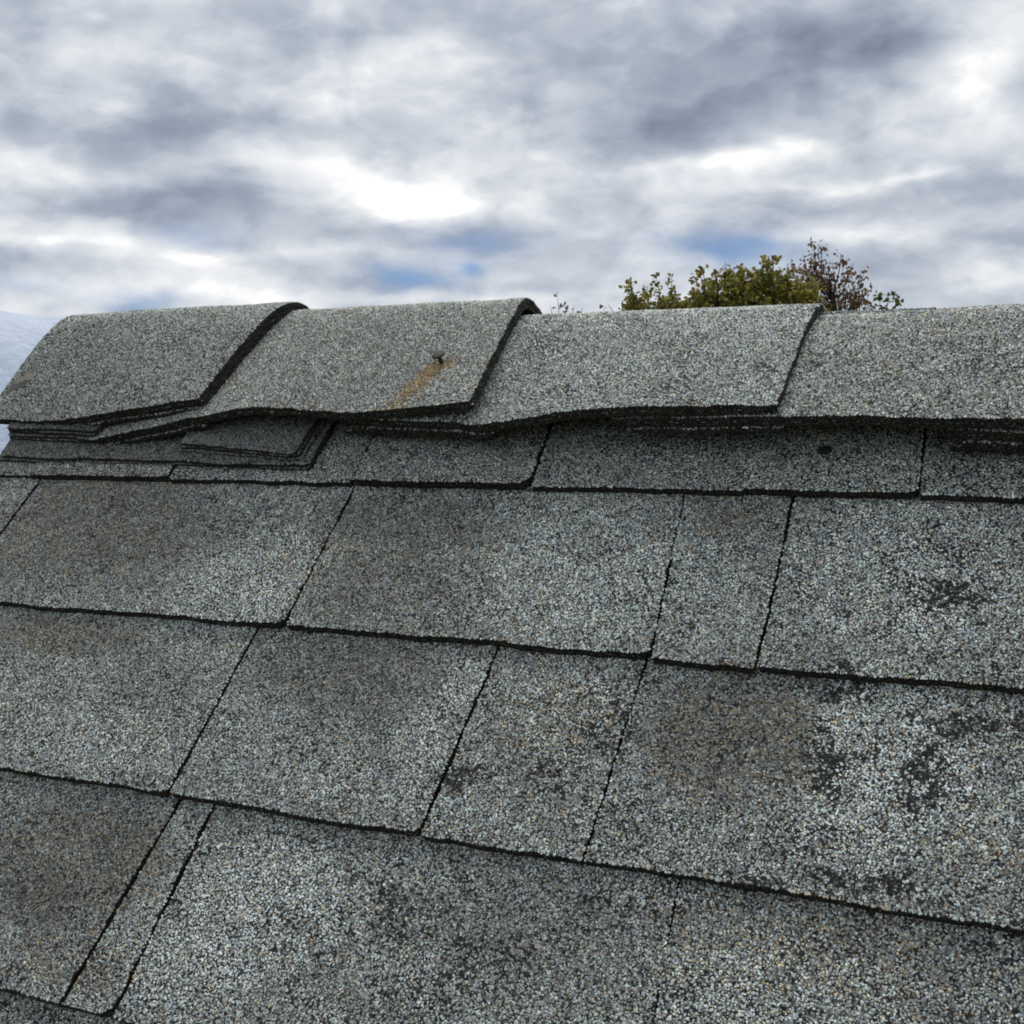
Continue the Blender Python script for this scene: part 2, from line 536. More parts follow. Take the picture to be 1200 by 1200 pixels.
def sheet(P, thick, grains=None):
    """closed sheet with top grid P (normals up), cut edges and underside"""
    n, m_ = P.shape[:2]
    N = grid_normals(P)
    Bt = P - N * thick
    idx = np.arange(n * m_).reshape(n, m_)
    f = np.stack((idx[:-1, :-1], idx[1:, :-1], idx[1:, 1:], idx[:-1, 1:]), -1).reshape(-1, 4)
    ch = [(P.reshape(-1, 3), f, 0, None), (Bt.reshape(-1, 3), f[:, ::-1], 1, None)]
    ring = np.concatenate((idx[:, 0], idx[-1, 1:], idx[-2::-1, -1], idx[0, -2::-1]))
    pt = P.reshape(-1, 3)[ring]; pb = Bt.reshape(-1, 3)[ring]
    k = len(ring)
    sv = np.concatenate((pt, pb))
    q = np.arange(k - 1)
    ch.append((sv, np.stack((q, q + k, q + k + 1, q + 1), -1), 1, None))
    if grains:
        tg = np.gradient(pt, axis=0)
        nr = N.reshape(-1, 3)[ring]
        out = np.cross(tg, nr)
        sp = specks(pt, out, -nr, thick)
        if sp:
            ch.append(sp)
        ch.append(grains(P))
    return ch


# patches of differently blended, worn or bare granules on the field: kind, u, v, half sizes, amount
PATCH = [
('dk', -0.229, -0.069, 0.132, 0.061, 0.6), ('br', -0.24, -0.05, 0.134, 0.063, 0.6), ('lt', -0.048, -0.095, 0.069, 0.047, 0.5),
('dk', 0.058, -0.03, 0.08, 0.033, 0.6), ('br', 0.059, -0.072, 0.085, 0.061, 0.4), ('dk', 0.064, -0.104, 0.062, 0.037, 0.35),
('lt', 0.218, -0.080, 0.068, 0.062, 0.65), ('br', 0.319, -0.021, 0.035, 0.019, 0.5), ('dk', 0.318, -0.013, 0.036, 0.014, 0.4),
('lt', 0.314, -0.095, 0.028, 0.04, 0.3), ('lt', 0.430, -0.060, 0.072, 0.062, 0.55), ('bk', 0.462, -0.078, 0.022, 0.014, 0.55),
('bk', 0.435, -0.089, 0.014, 0.009, 0.4), ('bk', 0.461, -0.044, 0.03, 0.007, 0.3), ('br', -0.214, -0.166, 0.091, 0.019, 0.7),
('dk', -0.194, -0.168, 0.098, 0.019, 0.5), ('dk', -0.097, -0.202, 0.052, 0.034, 0.25), ('lt', -0.125, -0.25, 0.081, 0.026, 0.4),
('dk', 0.059, -0.18, 0.079, 0.036, 0.6), ('br', 0.062, -0.172, 0.066, 0.027, 0.4), ('lt', 0.156, -0.17, 0.017, 0.026, 0.7),
('lt', 0.147, -0.218, 0.021, 0.036, 0.6), ('lt', 0.113, -0.263, 0.071, 0.016, 0.5), ('lt', 0.236, -0.188, 0.039, 0.042, 0.4),
('br', 0.233, -0.201, 0.039, 0.041, 0.35), ('bk', 0.275, -0.165, 0.014, 0.014, 0.4), ('bk', 0.273, -0.197, 0.016, 0.023, 0.3),
('bk', 0.185, -0.241, 0.022, 0.008, 0.6), ('bk', 0.246, -0.239, 0.015, 0.016, 0.35), ('br', 0.348, -0.194, 0.052, 0.042, 0.8),
('dk', 0.342, -0.189, 0.055, 0.042, 0.55), ('bk', 0.399, -0.199, 0.008, 0.024, 0.5), ('lt', 0.435, -0.185, 0.046, 0.040, 0.95),
('lt', 0.425, -0.240, 0.036, 0.03, 0.75), ('lt', 0.484, -0.231, 0.029, 0.034, 0.5), ('bk', 0.406, -0.152, 0.014, 0.013, 0.5),
('bk', 0.405, -0.21, 0.012, 0.019, 0.55), ('bk', 0.454, -0.214, 0.012, 0.021, 0.6), ('bk', 0.457, -0.19, 0.011, 0.01, 0.5),
('bk', 0.474, -0.168, 0.016, 0.012, 0.6), ('bk', 0.504, -0.168, 0.011, 0.01, 0.6), ('bk', 0.426, -0.274, 0.03, 0.006, 0.6),
('br', 0.489, -0.25, 0.029, 0.014, 0.35), ('br', -0.074, -0.342, 0.073, 0.043, 0.7), ('dk', -0.078, -0.336, 0.073, 0.043, 0.55),
('dk', -0.091, -0.375, 0.033, 0.021, 0.6), ('br', -0.041, -0.406, 0.043, 0.019, 0.6), ('lt', 0.075, -0.345, 0.058, 0.045, 0.8),
('lt', 0.052, -0.394, 0.046, 0.023, 0.5), ('dk', 0.258, -0.331, 0.072, 0.032, 0.5), ('bk', 0.232, -0.351, 0.03, 0.011, 0.28),
('bk', 0.299, -0.309, 0.024, 0.005, 0.35), ('bk', 0.195, -0.382, 0.02, 0.011, 0.22), ('bk', 0.161, -0.338, 0.032, 0.019, 0.25),
('dk', 0.208, -0.293, 0.032, 0.01, 0.3), ('br', 0.408, -0.314, 0.083, 0.03, 0.4), ('lt', 0.400, -0.345, 0.07, 0.03, 0.5),
('dk', 0.483, -0.306, 0.024, 0.013, 0.3), ('bk', 0.372, -0.283, 0.027, 0.004, 0.4)]


def field_tone(u, v, base, seed):
    wu = u + .020 * (fbm(u * 28, v * 28, 3) - .5); wv = v + .018 * (fbm(u * 28 + 9, v * 28, 4) - .5)
    amt = {'dk': 0, 'br': 0, 'lt': 0, 'bk': 0}
    for k, cu, cv, su, sv, a in PATCH:
        q = ((wu - cu) / su) ** 2 + ((wv - cv) / sv) ** 2
        g = a * np.exp(-q ** 3 * .7)
        if cu in (.348, .342, .435):          # two granule blends meet along a straight upslope line
            s_ = .5 + .5 * np.tanh((wu - .396 - .12 * (v + .2)) / .004)
            g = g * (s_ if k == 'lt' else 1 - s_)
        amt[k] = amt[k] + g
    amt = {k: np.clip(x, 0, 1) for k, x in amt.items()}
    cl = fbm(u * 60, v * 60, 7 + seed, 4); cl2 = fbm(u * 210, v * 170, 77, 4); big = fbm(u * 9, v * 9, 13 + seed, 3)
    fine = vnoise(u * 260, v * 260, 5)
    mott = fbm(u * 18, v * 18, 31, 3)
    bright = base * (.95 + .50 * amt['lt'] - .50 * amt['dk'] - .04 * amt['br']) * (.80 + .24 * mott + .22 * big) * (.70 + .60 * vnoise(u * 250, v * 250, 88))
    brown = .055 + .75 * amt['br'] - .03 * amt['lt'] + .10 * np.clip(mott - .5, 0, 1)
    clump = np.clip((cl - .54) * 6 + (fine - .5) * 2.0, 0, 1)
    spot = np.clip((cl2 - .47) * 10 + (fine - .5) * 2.4, 0, 1)
    dark = .06 + .20 * amt['dk'] - .04 * amt['lt'] + .12 * clump + np.clip(amt['bk'] * 1.8, 0, 1) * (.10 + .45 * spot)
    bare = .02 + .16 * clump + np.clip(amt['bk'] * 1.8, 0, 1) * (.09 + .62 * spot)
    return bright, np.clip(brown, 0, .7), np.clip(dark, 0, .95), np.clip(bare, 0, .93)


def tab(u0t, u1t, u0b, u1b, vt, vb, ht, hb, seed, round_r=0.0, step=.005, vb2=None):
    """grid of one shingle tab on the slope; rows run down the slope from vt to vb"""
    nu = max(4, int((max(u1t, u1b) - min(u0t, u0b)) / step)); nv = max(4, int((vt - vb) / step))
    a = np.linspace(0, 1, nu + 1)[:, None]; b = np.linspace(0, 1, nv + 1)[None, :]
    jl = .0016 * (vnoise(b * nv * .45, seed * 3.7 + b * 0, 51) - .5); jr = .0016 * (vnoise(b * nv * .45, seed * 5.1 + b * 0, 52) - .5)
    ul = u0t + (u0b - u0t) * b + jl; ur = u1t + (u1b - u1t) * b + jr
    u = ul + (ur - ul) * a
    vbot = vb + ((vb2 if vb2 is not None else vb) - vb) * a + .0016 * (vnoise(a * nu * .45, a * 0 + seed * 2.3, 53) - .5) + .0022 * (vnoise(a * nu * .09, a * 0 + seed, 55) - .5)
    if round_r > 0:                                   # worn lower right corner
        dxr = np.clip((round_r - (u1b - u)) / round_r, 0, 1)
        vbot = vbot + round_r * (1 - np.sqrt(1 - dxr ** 2 * .98)) * .75
    v = vt + (vbot - vt) * b
    h = ht + (hb - ht) * (vt - v) / (vt - vb) + .0011 * (fbm(u * 16, v * 16, 71 + seed, 3) - .5)
    # u ascending then v descending gives normals pointing down; flip the order of v
    return np.ascontiguousarray(roof(u, v, h)[:, ::-1]), u[:, ::-1], v[:, ::-1]


house = empty('house', (1.8, YC, GROUND))
tag(house, 'house roof of weathered grey asphalt shingles with curled, lifting caps along its ridge', 'house')
HO = np.array((1.8, YC, GROUND))
ROOF_MATS = [M_top, M_edge, M_gran]


def hpart(name, chunks, mats=ROOF_MATS, label=None, smooth=False, parent=house):
    o = build(name, chunks, mats, parent, smooth, origin=HO)
    if label:
        o['label'] = label
    return o


# courses: list of (u at top, u at bottom) joints, then per-piece (height, lower edge offset, corner radius, tone)
ROWS = {
0: ([(-.405, -.405), (-.349, -.350), (-.1865, -.1865), (.0005, .0005), (.1575, .1585), (.3225, .3225), (.441, .4405), (.62, .62)],
    [(0, 0, 0, .95), (.0020, .0005, .003, .98), (.0006, -.0012, 0, .95), (.0024, .0006, .012, .92), (.0004, -.0008, 0, .92), (.0010, .0002, .004, 1.0), (0, -.0008, 0, .95)],
    [1.2, 1, 1.4, 1.1, .3, 1.0, 1]),
1: ([(-.405, -.405), (-.3395, -.3375), (.0005, .0010), (.277, .285), (.357, .354), (.605, .605), (.78, .78)],
    [(.0034, 0, 0, .92), (.0022, .0005, .008, .98), (.0017, .0006, .006, .97), (.0008, -.0026, 0, 1.0), (.0003, -.0020, 0, 1.04), (0, 0, 0, 1.0)],
    [1.2, 1.2, .85, 1.1, 1, 1]),
2: ([(-.405, -.405), (-.0255, -.0275), (.175, .167), (.2810, .2745), (.57, .57), (.78, .78)],
    [(.0028, .0006, .006, .98), (.0020, .0004, .005, .98), (.0012, 0, 0, 1.0), (.0003, -.0006, 0, 1.0), (0, 0, 0, 1.0)],
    [1.1, 1.1, .7, 1, 1]),
3: ([(-.405, -.405), (-.0200, -.0305), (.0060, .0088), (.330, .335), (.5055, .504), (.70, .70)],
    [(.0034, 0, 0, .84), (.0020, -.0004, .012, .95), (.0012, .0003, 0, 1.02), (.0003, 0, 0, 1.0), (-.0004, 0, 0, .98)],
    [1.1, 1.2, .45, .35, 1]),
4: ([(-.405, -.405), (-.16, -.16), (.09, .085), (.21, .21), (.44, .44), (.70, .70)],
    [(0, 0, 0, 1.0), (.001, 0, 0, 1.0), (0, 0, 0, .95), (.0014, 0, 0, 1.0), (0, 0, 0, 1.0)],
    [1, 1, 1, 1, 1]),
}
GAP = .0012
seed = 0
for r, (joints, pieces, gaps) in ROWS.items():
    vt = APEX - .004 if r == 0 else -(r - 1) * EXPO + .022
    vb = -r * EXPO
    tilt = .0082 / EXPO
    for i, (hh, dv, rr, tone0) in enumerate(pieces):
        seed += 1
        (a0, b0), (a1, b1) = joints[i], joints[i + 1]
        g0 = GAP * gaps[i - 1] if i else 0
        g1 = GAP * gaps[i]
        P, UU, VV = tab(a0 + g0, a1 - g1, b0 + g0, b1 - g1, vt, vb + dv, hh - tilt * (vt - vb) + (.0 if r else .0058), hh, seed, rr)

        def gr(P, tone0=tone0, seed=seed, UU=UU, VV=VV, r=r):
            G = np.stack((UU, VV), -1)
            lo = -(r - 1) * EXPO + .004 if r else 1.0

            def keep(A, B):
                return (VV.min() + (VV.max() - VV.min()) * B < lo) & (UU.min() + (UU.max() - UU.min()) * A < .80)

            def tone(A, B, p):
                uv = lerp_grid(G, A * (G.shape[0] - 1), B * (G.shape[1] - 1))
                return field_tone(uv[:, 0], uv[:, 1], tone0, seed)
            return granules(P, tone, keep)
        hpart('shingle', sheet(P, .0066 + hh * .9, gr))
# courses below and to the right of the photograph, coarser
for r in range(0, 18):
    vt = APEX - .004 if r == 0 else -(r - 1) * EXPO + .022
    vb = -r * EXPO
    us = [ROWS[r][0][-1][0]] if r in ROWS else [RAKE]
    while us[-1] < 3.9:
        us.append(us[-1] + (.33 if (len(us) + r) % 3 else .19) + .02 * ((r * 7 + len(us) * 5) % 4))
    us[-1] = 4.0
    if r > 7:
        us = us[::3] + [4.0]
    for i in range(len(us) - 1):
        if us[i + 1] - us[i] < .02:
            continue
        seed += 1
        P, _, _ = tab(us[i] + (GAP if i else 0), us[i + 1] - GAP, us[i] + (GAP if i else 0), us[i + 1] - GAP, vt, vb,
                      -.0082 / EXPO * (vt - vb) + (.0 if r else .0058), .0004 * (i % 3), seed, step=.06)
        hpart('shingle', sheet(P, .0064), [M_plain, M_edge, M_gran])

# roof deck under the shingles, both slopes, with the far slope's covering
vlow = -17 * EXPO - .05
YE = vlow * CS + .0


def prism(pts, x0, x1, mat_=0):
    """extrude a closed (y, z) outline along x"""
    n = len(pts)
    V = np.array([(x0, y, z) for y, z in pts] + [(x1, y, z) for y, z in pts])
    F = [(i, (i + 1) % n, n + (i + 1) % n, n + i) for i in range(n)]
    ch = [(V, F, mat_, None)]
    ch.append((V[:n], [tuple(range(n))[::-1]], mat_, None)); ch.append((V[n:], [tuple(range(n))], mat_, None))
    return ch


def rp_(v, h):
    q = roof(0.0, v, h)
    return float(q[1]), float(q[2])


top_y, top_z = YC, (APEX * SN) - .0135 / CS
near = rp_(vlow, -.0135)
near_b = rp_(vlow, -.032)
far = (2 * YC - near[0], near[1]); far_b = (2 * YC - near_b[0], near_b[1])
tb = top_z - .0185 / CS
hpart('roof_deck', prism([near, near_b, (YC, tb), far_b, far, (YC, top_z)], RAKE, 4.0), [M_felt])
# shingled far slope
vs_ = np.linspace(APEX - .006, vlow, 40)
P = roof(np.linspace(RAKE, 4.0, 60)[:, None], vs_[None, :], -.006)
P[..., 1] = 2 * YC - P[..., 1]
hpart('far_slope_covering', sheet(P, .005), [M_plain, M_edge, M_gran])
wl, wr, wf, wb = RAKE + .02, 3.96, near[0] + .25, far[0] - .25
zt = near_b[1] + .25 * math.tan(SLOPE) - .02
Vw = [(wf, GROUND), (wf, zt), (YC, tb - .03), (wb, zt), (wb, GROUND)]
hpart('wall', prism(Vw[::-1], wl, wr), [M_wall])

# ------------------------------------------------------------------ ridge caps
CAPS = [
 dict(u=(-.4155, -.1385, -.154), a=.040, crest=[(-.42, .158), (-.15, .161)], tone=(.90, .06, .10, .05), seed=201,
      edge=[(-.4175, .0124, .0543), (-.3948, .0115, .0534), (-.3491, .0089, .0509), (-.3141, .0054, .0516), (-.2614, .0036, .0569), (-.2023, .0031, .0633), (-.1535, .0029, .0688), (-.13, .0029, .0712)]),
 dict(u=(-.285, .1000, .1105), a=.014, crest=[(-.30, .149), (-.15, .1525), (.09, .1535)], tone=(.98, .20, .06, .04), seed=202,
      edge=[(-.285, .0110, .0330), (-.2580, .0095, .0374), (-.1963, .0062, .0482), (-.1640, .0037, .0541), (-.1489, .0009, .0556), (-.1300, -.0012, .0592), (-.1082, -.0040, .0620), (-.0830, -.0053, .0622), (-.0594, -.0051, .0609), (-.0049, -.0041, .0577), (.0267, -.0036, .0582), (.0602, -.0040, .0607), (.1107, -.0047, .0655)]),
 dict(u=(-.0250, .3540, .3465), a=.022, crest=[(-.04, .137), (.09, .139), (.35, .1375)], tone=(1.10, .04, .03, .03), seed=203,
      edge=[(-.0188, .0113, .0518), (.0436, .0076, .0510), (.0991, .0033, .0496), (.1116, -.0027, .0464), (.1344, -.0051, .0497), (.1825, -.0079, .0553), (.2170, -.0103, .0586), (.2495, -.0104, .0599), (.2703, -.0100, .0603), (.3460, -.0100, .0603)]),
 dict(u=(.224, .605, .6), a=.024, crest=[(.21, .126), (.35, .128), (.5, .131), (.61, .134)], tone=(1.04, .10, .09, .05), seed=204,
      edge=[(.2288, .0034, .0510), (.3099, -.0027, .0521), (.3509, -.0079, .0526), (.4162, -.0074, .0517), (.5034, -.0060, .0502), (.6, -.005, .05)]),
 dict(u=(.458, .86, .86), a=.024, crest=[(.45, .121), (.6, .1235), (.86, .130)], tone=(1.0, .08, .06, .05), seed=205,
      edge=[(.4586, .0041, .0433), (.5037, .0038, .0417), (.6, .0030, .0415), (.86, -.004, .047)]),
]
u0 = .72
while u0 < 3.6:
    CAPS.append(dict(u=(u0, u0 + .39, u0 + .39), a=.024, crest=[(u0, .120), (u0 + .14, .122), (u0 + .39, .131)], tone=(1.0, .06, .06, .05), seed=206 + len(CAPS),
                     edge=[(u0, .0165, .0390), (u0 + .14, .0170, .0420), (u0 + .39, .013, .047)]))
    u0 += .265


def cap_grid(c, drop=0.0, grow=0.0, ulo=None, uhi=None, step=.004, drop_end=None):
    """arched cap: rounded crest, near face down to its lower edge, far face mirrored.
    c['u'] = left end, right end at the crest, right end at the lower edge"""
    L, Rc, Re = c['u']
    if ulo is not None:
        L = ulo
    if uhi is not None:
        Rc = Re = uhi
    nu = int((Rc - L) / step); nt_ = 24
    cu, cz = np.array(c['crest']).T
    eu, ey, ez = np.array(c['edge']).T
    uu = np.linspace(L, max(Rc, Re), nu + 1)
    k = np.exp(-np.linspace(-2, 2, 9) ** 2); k /= k.sum()
    sm = lambda q: np.convolve(np.pad(q, 4, mode='edge') , k, 'valid') if len(q) > 9 else q
    zc = np.interp(uu, cu, cz); ye = sm(np.interp(uu, eu, ey)); ze = sm(np.interp(uu, eu, ez))
    D = zc - ze; a = c['a']; s_e = YC - ye
    mm = np.sqrt((D + a) ** 2 - a * a) / s_e
    t = np.linspace(-1, 1, nt_ * 2 + 1)
    s = s_e[:, None] * t[None, :]
    z = zc[:, None] + a - np.sqrt(a * a + (mm[:, None] * s) ** 2)
    # slanting right end: shear the last part of the sheet
    w = np.clip((uu - L) / (max(Rc, Re) - L), 0, 1)[:, None] ** 4
    end = Rc + (Re - Rc) * np.abs(t)[None, :] - max(Rc, Re)
    u = uu[:, None] + w * end
    sd = c['seed']
    u = u + np.where(w > .98, .0018 * (vnoise(t * 40, t * 0 + sd, 61) - .5)[None, :], 0)
    P = np.stack((u, YC + s, z), -1)
    P[..., 2] += .0030 * (fbm(u * 15, s * 15 + sd, 5 + sd, 4) - .5)
    j = .0018 * (vnoise(uu * 120, uu * 0 + sd, 62) - .5) + .002 * (vnoise(uu * 25, uu * 0 + sd, 63) - .5) + grow
    for e_, nb in ((0, 1), (-1, -2)):
        d = P[:, e_] - P[:, nb]; d /= np.linalg.norm(d, axis=1, keepdims=True)
        P[:, e_] += d * j[:, None]
    if drop:
        N = grid_normals(P)
        P = P - N * drop
    return P, u, t


cap_objs = []
for ci, c in enumerate(CAPS):
    near_view = ci < 5
    P, Ug, tt = cap_grid(c, step=.004 if near_view else .03)

    def gr(P, c=c):
        br, bn, dk, bare = c['tone']; sd = c['seed']

        def keep(A, B):
            return (B < .66)

        def tone(A, B, p):
            u, s = p[:, 0], (B - .5) * .3
            cl = fbm(u * 55, s * 55, sd, 4); fine = vnoise(u * 280, s * 280, sd + 1); mott = fbm(u * 14, s * 14, sd + 2, 3)
            clump = np.clip((cl - .56) * 4 + (fine - .5) * 1.1, 0, 1)
            bright = br * .92 * (.90 + .2 * mott) * (.74 + .52 * vnoise(u * 250, s * 250, 88)); brown = bn + .12 * np.clip(mott - .5, 0, 1); dark = dk + .25 * clump; ba = bare + .18 * clump
            if sd == 202:                       # rust washed down from the popped nail
                vv = p[:, 1] * CS + p[:, 2] * SN
                x = u - (.0620 + (vv - .099) * .34)
                wob = .0075 * (fbm(u * 90, s * 90, 9) - .5)
                run = (.45 + .9 * fbm(u * 190, s * 190, 19)) * np.exp(-((x + wob) / (.0082 + .05 * np.clip(.099 - vv, 0, .05))) ** 2) * np.clip((.104 - vv) / .005, 0, 1) * np.clip(1.05 - (.099 - vv) * 9, .3, 1)
                halo = np.exp(-((u - .0635) / .010) ** 2 - ((vv - .098) / .007) ** 2)
                rust = np.clip(run + .5 * halo, 0, 1)
                return bright, brown + 0 * rust, dark + .1 * rust, ba, rust
            return bright, brown, dark, ba, None

        extra = {}

        def tone4(A, B, p):
            b_, n_, d_, r_, rust = tone(A, B, p)
            extra['rust'] = rust; extra['bare'] = r_
            return b_, np.clip(n_, 0, .8), np.clip(d_, 0, .9), np.clip(r_, 0, .9) * (0 if rust is not None else 1)
        v, f, mt, col = granules(P, tone4, keep)
        if extra['rust'] is not None:
            k = np.repeat((rng.random(len(extra['rust'])) < extra['rust'] * 1.7), 5)
            rc = np.array([(.40, .22, .06), (.48, .32, .10), (.26, .11, .04), (.44, .32, .08)])[rng.integers(0, 4, len(extra['rust']))]
            rc = np.repeat(rc, 5, axis=0)
            if len(k) == len(col):
                col = np.where(k[:, None], rc * .88 + col * .12, col)
        return v, f, mt, col
    o = hpart('ridge_cap', sheet(P, .0044, gr if near_view else None), ROOF_MATS if near_view else [M_plain, M_edge, M_gran])
    cap_objs.append(o)
    # plies under the cap: how far each is set in at its left end, and where a short one stops on the right
    plies = {0: ((.004, None), (.125, None)), 1: ((.012, None), (.004, -.150)), 2: ((.010, None), (.016, .125), (.006, .115)),
             3: ((.004, None), (.010, .350)), 4: ((.003, None), (.008, None), (.002, None))}.get(ci, ((.004, None),))
    for ply, (off, stop) in enumerate(plies):
        P2, _, _ = cap_grid(c, drop=.0050 * (ply + 1), grow=(-.0010, .0002, -.0014)[ply], ulo=c['u'][0] + off, uhi=stop, step=.006 if near_view else .03)

        def gr2(P):
            def keep(A, B):
                return B < .012

            def tone(A, B, p):
                k = len(p)
                return np.full(k, .8), np.full(k, .1), np.full(k, .35), np.full(k, .3)
            return granules(P, tone, keep)
        hpart('backing_ply', sheet(P2, .0042, gr2 if near_view else None), parent=o)

# bring the sub-parts back under their cap: both meshes are written around the house base
# offcuts packed under the first caps at the gable end
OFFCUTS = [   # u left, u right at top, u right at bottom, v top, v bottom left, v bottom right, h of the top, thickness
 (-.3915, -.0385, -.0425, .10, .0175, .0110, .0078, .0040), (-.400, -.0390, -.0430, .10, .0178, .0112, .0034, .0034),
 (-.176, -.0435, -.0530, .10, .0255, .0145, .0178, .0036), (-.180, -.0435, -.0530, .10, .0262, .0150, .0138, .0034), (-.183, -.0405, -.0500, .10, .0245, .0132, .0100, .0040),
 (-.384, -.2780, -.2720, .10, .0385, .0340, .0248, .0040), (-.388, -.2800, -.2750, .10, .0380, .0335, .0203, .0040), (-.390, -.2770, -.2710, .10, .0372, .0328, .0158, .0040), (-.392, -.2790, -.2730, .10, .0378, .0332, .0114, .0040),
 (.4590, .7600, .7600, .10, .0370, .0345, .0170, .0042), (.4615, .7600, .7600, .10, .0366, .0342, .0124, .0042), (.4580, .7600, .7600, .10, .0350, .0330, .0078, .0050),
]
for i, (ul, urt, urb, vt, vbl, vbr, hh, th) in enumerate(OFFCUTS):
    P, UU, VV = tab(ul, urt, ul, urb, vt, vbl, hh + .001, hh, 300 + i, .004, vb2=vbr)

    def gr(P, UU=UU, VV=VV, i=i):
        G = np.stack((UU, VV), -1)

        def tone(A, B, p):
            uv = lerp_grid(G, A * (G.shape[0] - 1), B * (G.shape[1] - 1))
            return field_tone(uv[:, 0], uv[:, 1], .42, 300 + i)  # low base tone: shade under the caps painted into the offcut granules
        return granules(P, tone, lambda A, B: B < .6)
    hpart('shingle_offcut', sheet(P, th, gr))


# ------------------------------------------------------------------ nail and dabs
def lathe(profile, axis, centre, seg=18, wob=0.0, sd=1):
    axis = np.array(axis, float); axis /= np.linalg.norm(axis)
    t = np.cross(axis, (0.31, 0.2, 0.9)); t /= np.linalg.norm(t); b = np.cross(axis, t)
    ang = np.linspace(0, 2 * math.pi, seg, endpoint=False)
    V = []
    for r, z in profile:
        rr = r * (1 + wob * (vnoise(ang * 1.3 + sd, ang * 0 + z * 900, sd) - .5))
        V.append(np.asarray(centre) + axis * z + t * (rr * np.cos(ang))[:, None] + b * (rr * np.sin(ang))[:, None])
    n = len(profile)
    V = np.concatenate(V)
    q = np.arange(seg)
    F = np.concatenate([np.stack((i * seg + q, i * seg + (q + 1) % seg, (i + 1) * seg + (q + 1) % seg, (i + 1) * seg + q), -1) for i in range(n - 1)])
    return V, F


def cap_point(c, u, v_target):
    P, Ug, tt = cap_grid(c)
    i = int(np.argmin(abs(P[:, 12, 0] - u)))
    col = P[i, :24]
    v = col[:, 1] * CS + col[:, 2] * SN
    j = int(np.argmin(abs(v - v_target)))
    return P[i, j], grid_normals(P)[i, j], j / 48.0


np_, nn_, nail_B = cap_point(CAPS[1], .0615, .0995)
ax = nn_ + np.array((-.02, -.16, .20)); ax /= np.linalg.norm(ax)
V1, F1 = lathe([(.0001, -.012), (.0017, -.010), (.0018, -.002), (.0018, .004), (.0020, .0066), (.0024, .0076)], ax, np_)
V2, F2 = lathe([(.0020, .0070), (.0048, .0074), (.0057, .0080), (.0056, .0090), (.0044, .0096), (.0001, .0093)], ax, np_, wob=.10)
nail = hpart('nail', [(V1, F1, 0, None)], [M_nail], label='rusty roofing nail popped up out of the cap, rust running down below it', smooth=True)
hpart('nail_head', [(V2, F2, 0, None)], [M_nail], smooth=False, parent=nail)


def dab(name, centre, normal, along, rx, ry, hz, mt, sd, label, wob=.3):
    n = np.array(normal, float); n /= np.linalg.norm(n)
    t = np.array(along, float); t -= n * (t @ n); t /= np.linalg.norm(t); b = np.cross(n, t)
    R_, A_ = np.linspace(0, 1, 12), np.linspace(0, 2 * math.pi, 32, endpoint=False)
    V = []
    for r in R_:
        w = 1 + wob * (fbm(np.cos(A_) * 1.4 + sd, np.sin(A_) * 1.4, sd, 3) - .5)
        z = hz * (1 - r ** 2) ** .6 * (.75 + .5 * vnoise(np.cos(A_) * r * 2.5 + sd, np.sin(A_) * r * 2.5, sd)) - .0012 * r
        V.append(np.asarray(centre) + b * (ry * (wob - .3) * .85 * r * r * np.cos(A_))[:, None] + t * (rx * r * w * np.cos(A_))[:, None] + b * (ry * r * w * np.sin(A_))[:, None] + n * np.broadcast_to(z, A_.shape)[:, None])
    V = np.concatenate(V); q = np.arange(32)
    F = np.concatenate([np.stack((i * 32 + q, (i + 1) * 32 + q, (i + 1) * 32 + (q + 1) % 32, i * 32 + (q + 1) % 32), -1) for i in range(11)])
    return hpart(name, [(V, F, 0, None)], [mt], label=label, smooth=True)


dp, dn, _ = cap_point(CAPS[0], -.3985, .0885)
dab('sealant_dab', dp + dn * .0006, dn, (1, .55, .5), .0135, .0085, .0028, M_dab, 4, 'brownish grey smear at the lower left corner of the first cap', .95)
dab('tar_spot', roof(.3743, .0385, .0003), (0, -SN, CS), (1, 0, 0), .0062, .0052, .0016, M_tar, 8, 'small black spot on the top course under the caps')

# ------------------------------------------------------------------ ground
S_ = 3000.0
g = 40
xs = np.linspace(-1, 1, g + 1); xs = np.sign(xs) * abs(xs) ** 3 * S_
X, Y = np.meshgrid(xs, xs, indexing='ij')
I = np.arange((g + 1) ** 2).reshape(g + 1, g + 1)
f = np.stack((I[:-1, :-1], I[1:, :-1], I[1:, 1:], I[:-1, 1:]), -1).reshape(-1, 4)
gr_o = build('ground', [(np.stack((X, Y, 0 * X + GROUND), -1).reshape(-1, 3), f, 0, None)], [M_lawn])
tag(gr_o, 'green lawn ground far below the roof', kind='structure')

# ------------------------------------------------------------------ pale sheet beyond the gable end
az0 = math.radians(-46.2)
fw = np.array((math.sin(az0), math.cos(az0))); rt = np.array((math.cos(az0), -math.sin(az0)))
D0 = 3.6
na_, nb_ = 110, 70
r_ = np.linspace(-2.2, .62, na_)[:, None]; d_ = np.linspace(-.75, .95, nb_)[None, :]
hump = .30 / (1 + np.exp((r_ - (-.30 + .05 * np.sin(d_ * 5))) / .12)) * 0
top = CAM[2] + .226 + .030 * np.exp(-((r_ + .10) / .10) ** 2) + .05 * (1 - 1 / (1 + np.exp((-r_ - .35) / .12))) * 0
top = top + .010 * np.sin(r_ * 9 + d_ * 3) * np.exp(-((r_ + .6) / .5) ** 2) - .42 * np.clip((-.02 - d_) / .46, 0, 2) ** 1.35 - .35 * np.clip(d_ - .4, 0, 1) ** 1.3
edge_ = np.minimum(np.minimum(r_ + 2.2, .62 - r_) / .16, np.minimum(d_ + .75, .95 - d_) / .22)
fall = np.clip(1 - edge_, 0, 1)
Z = top * (1 - 0) - (top - GROUND) * fall ** 1.6
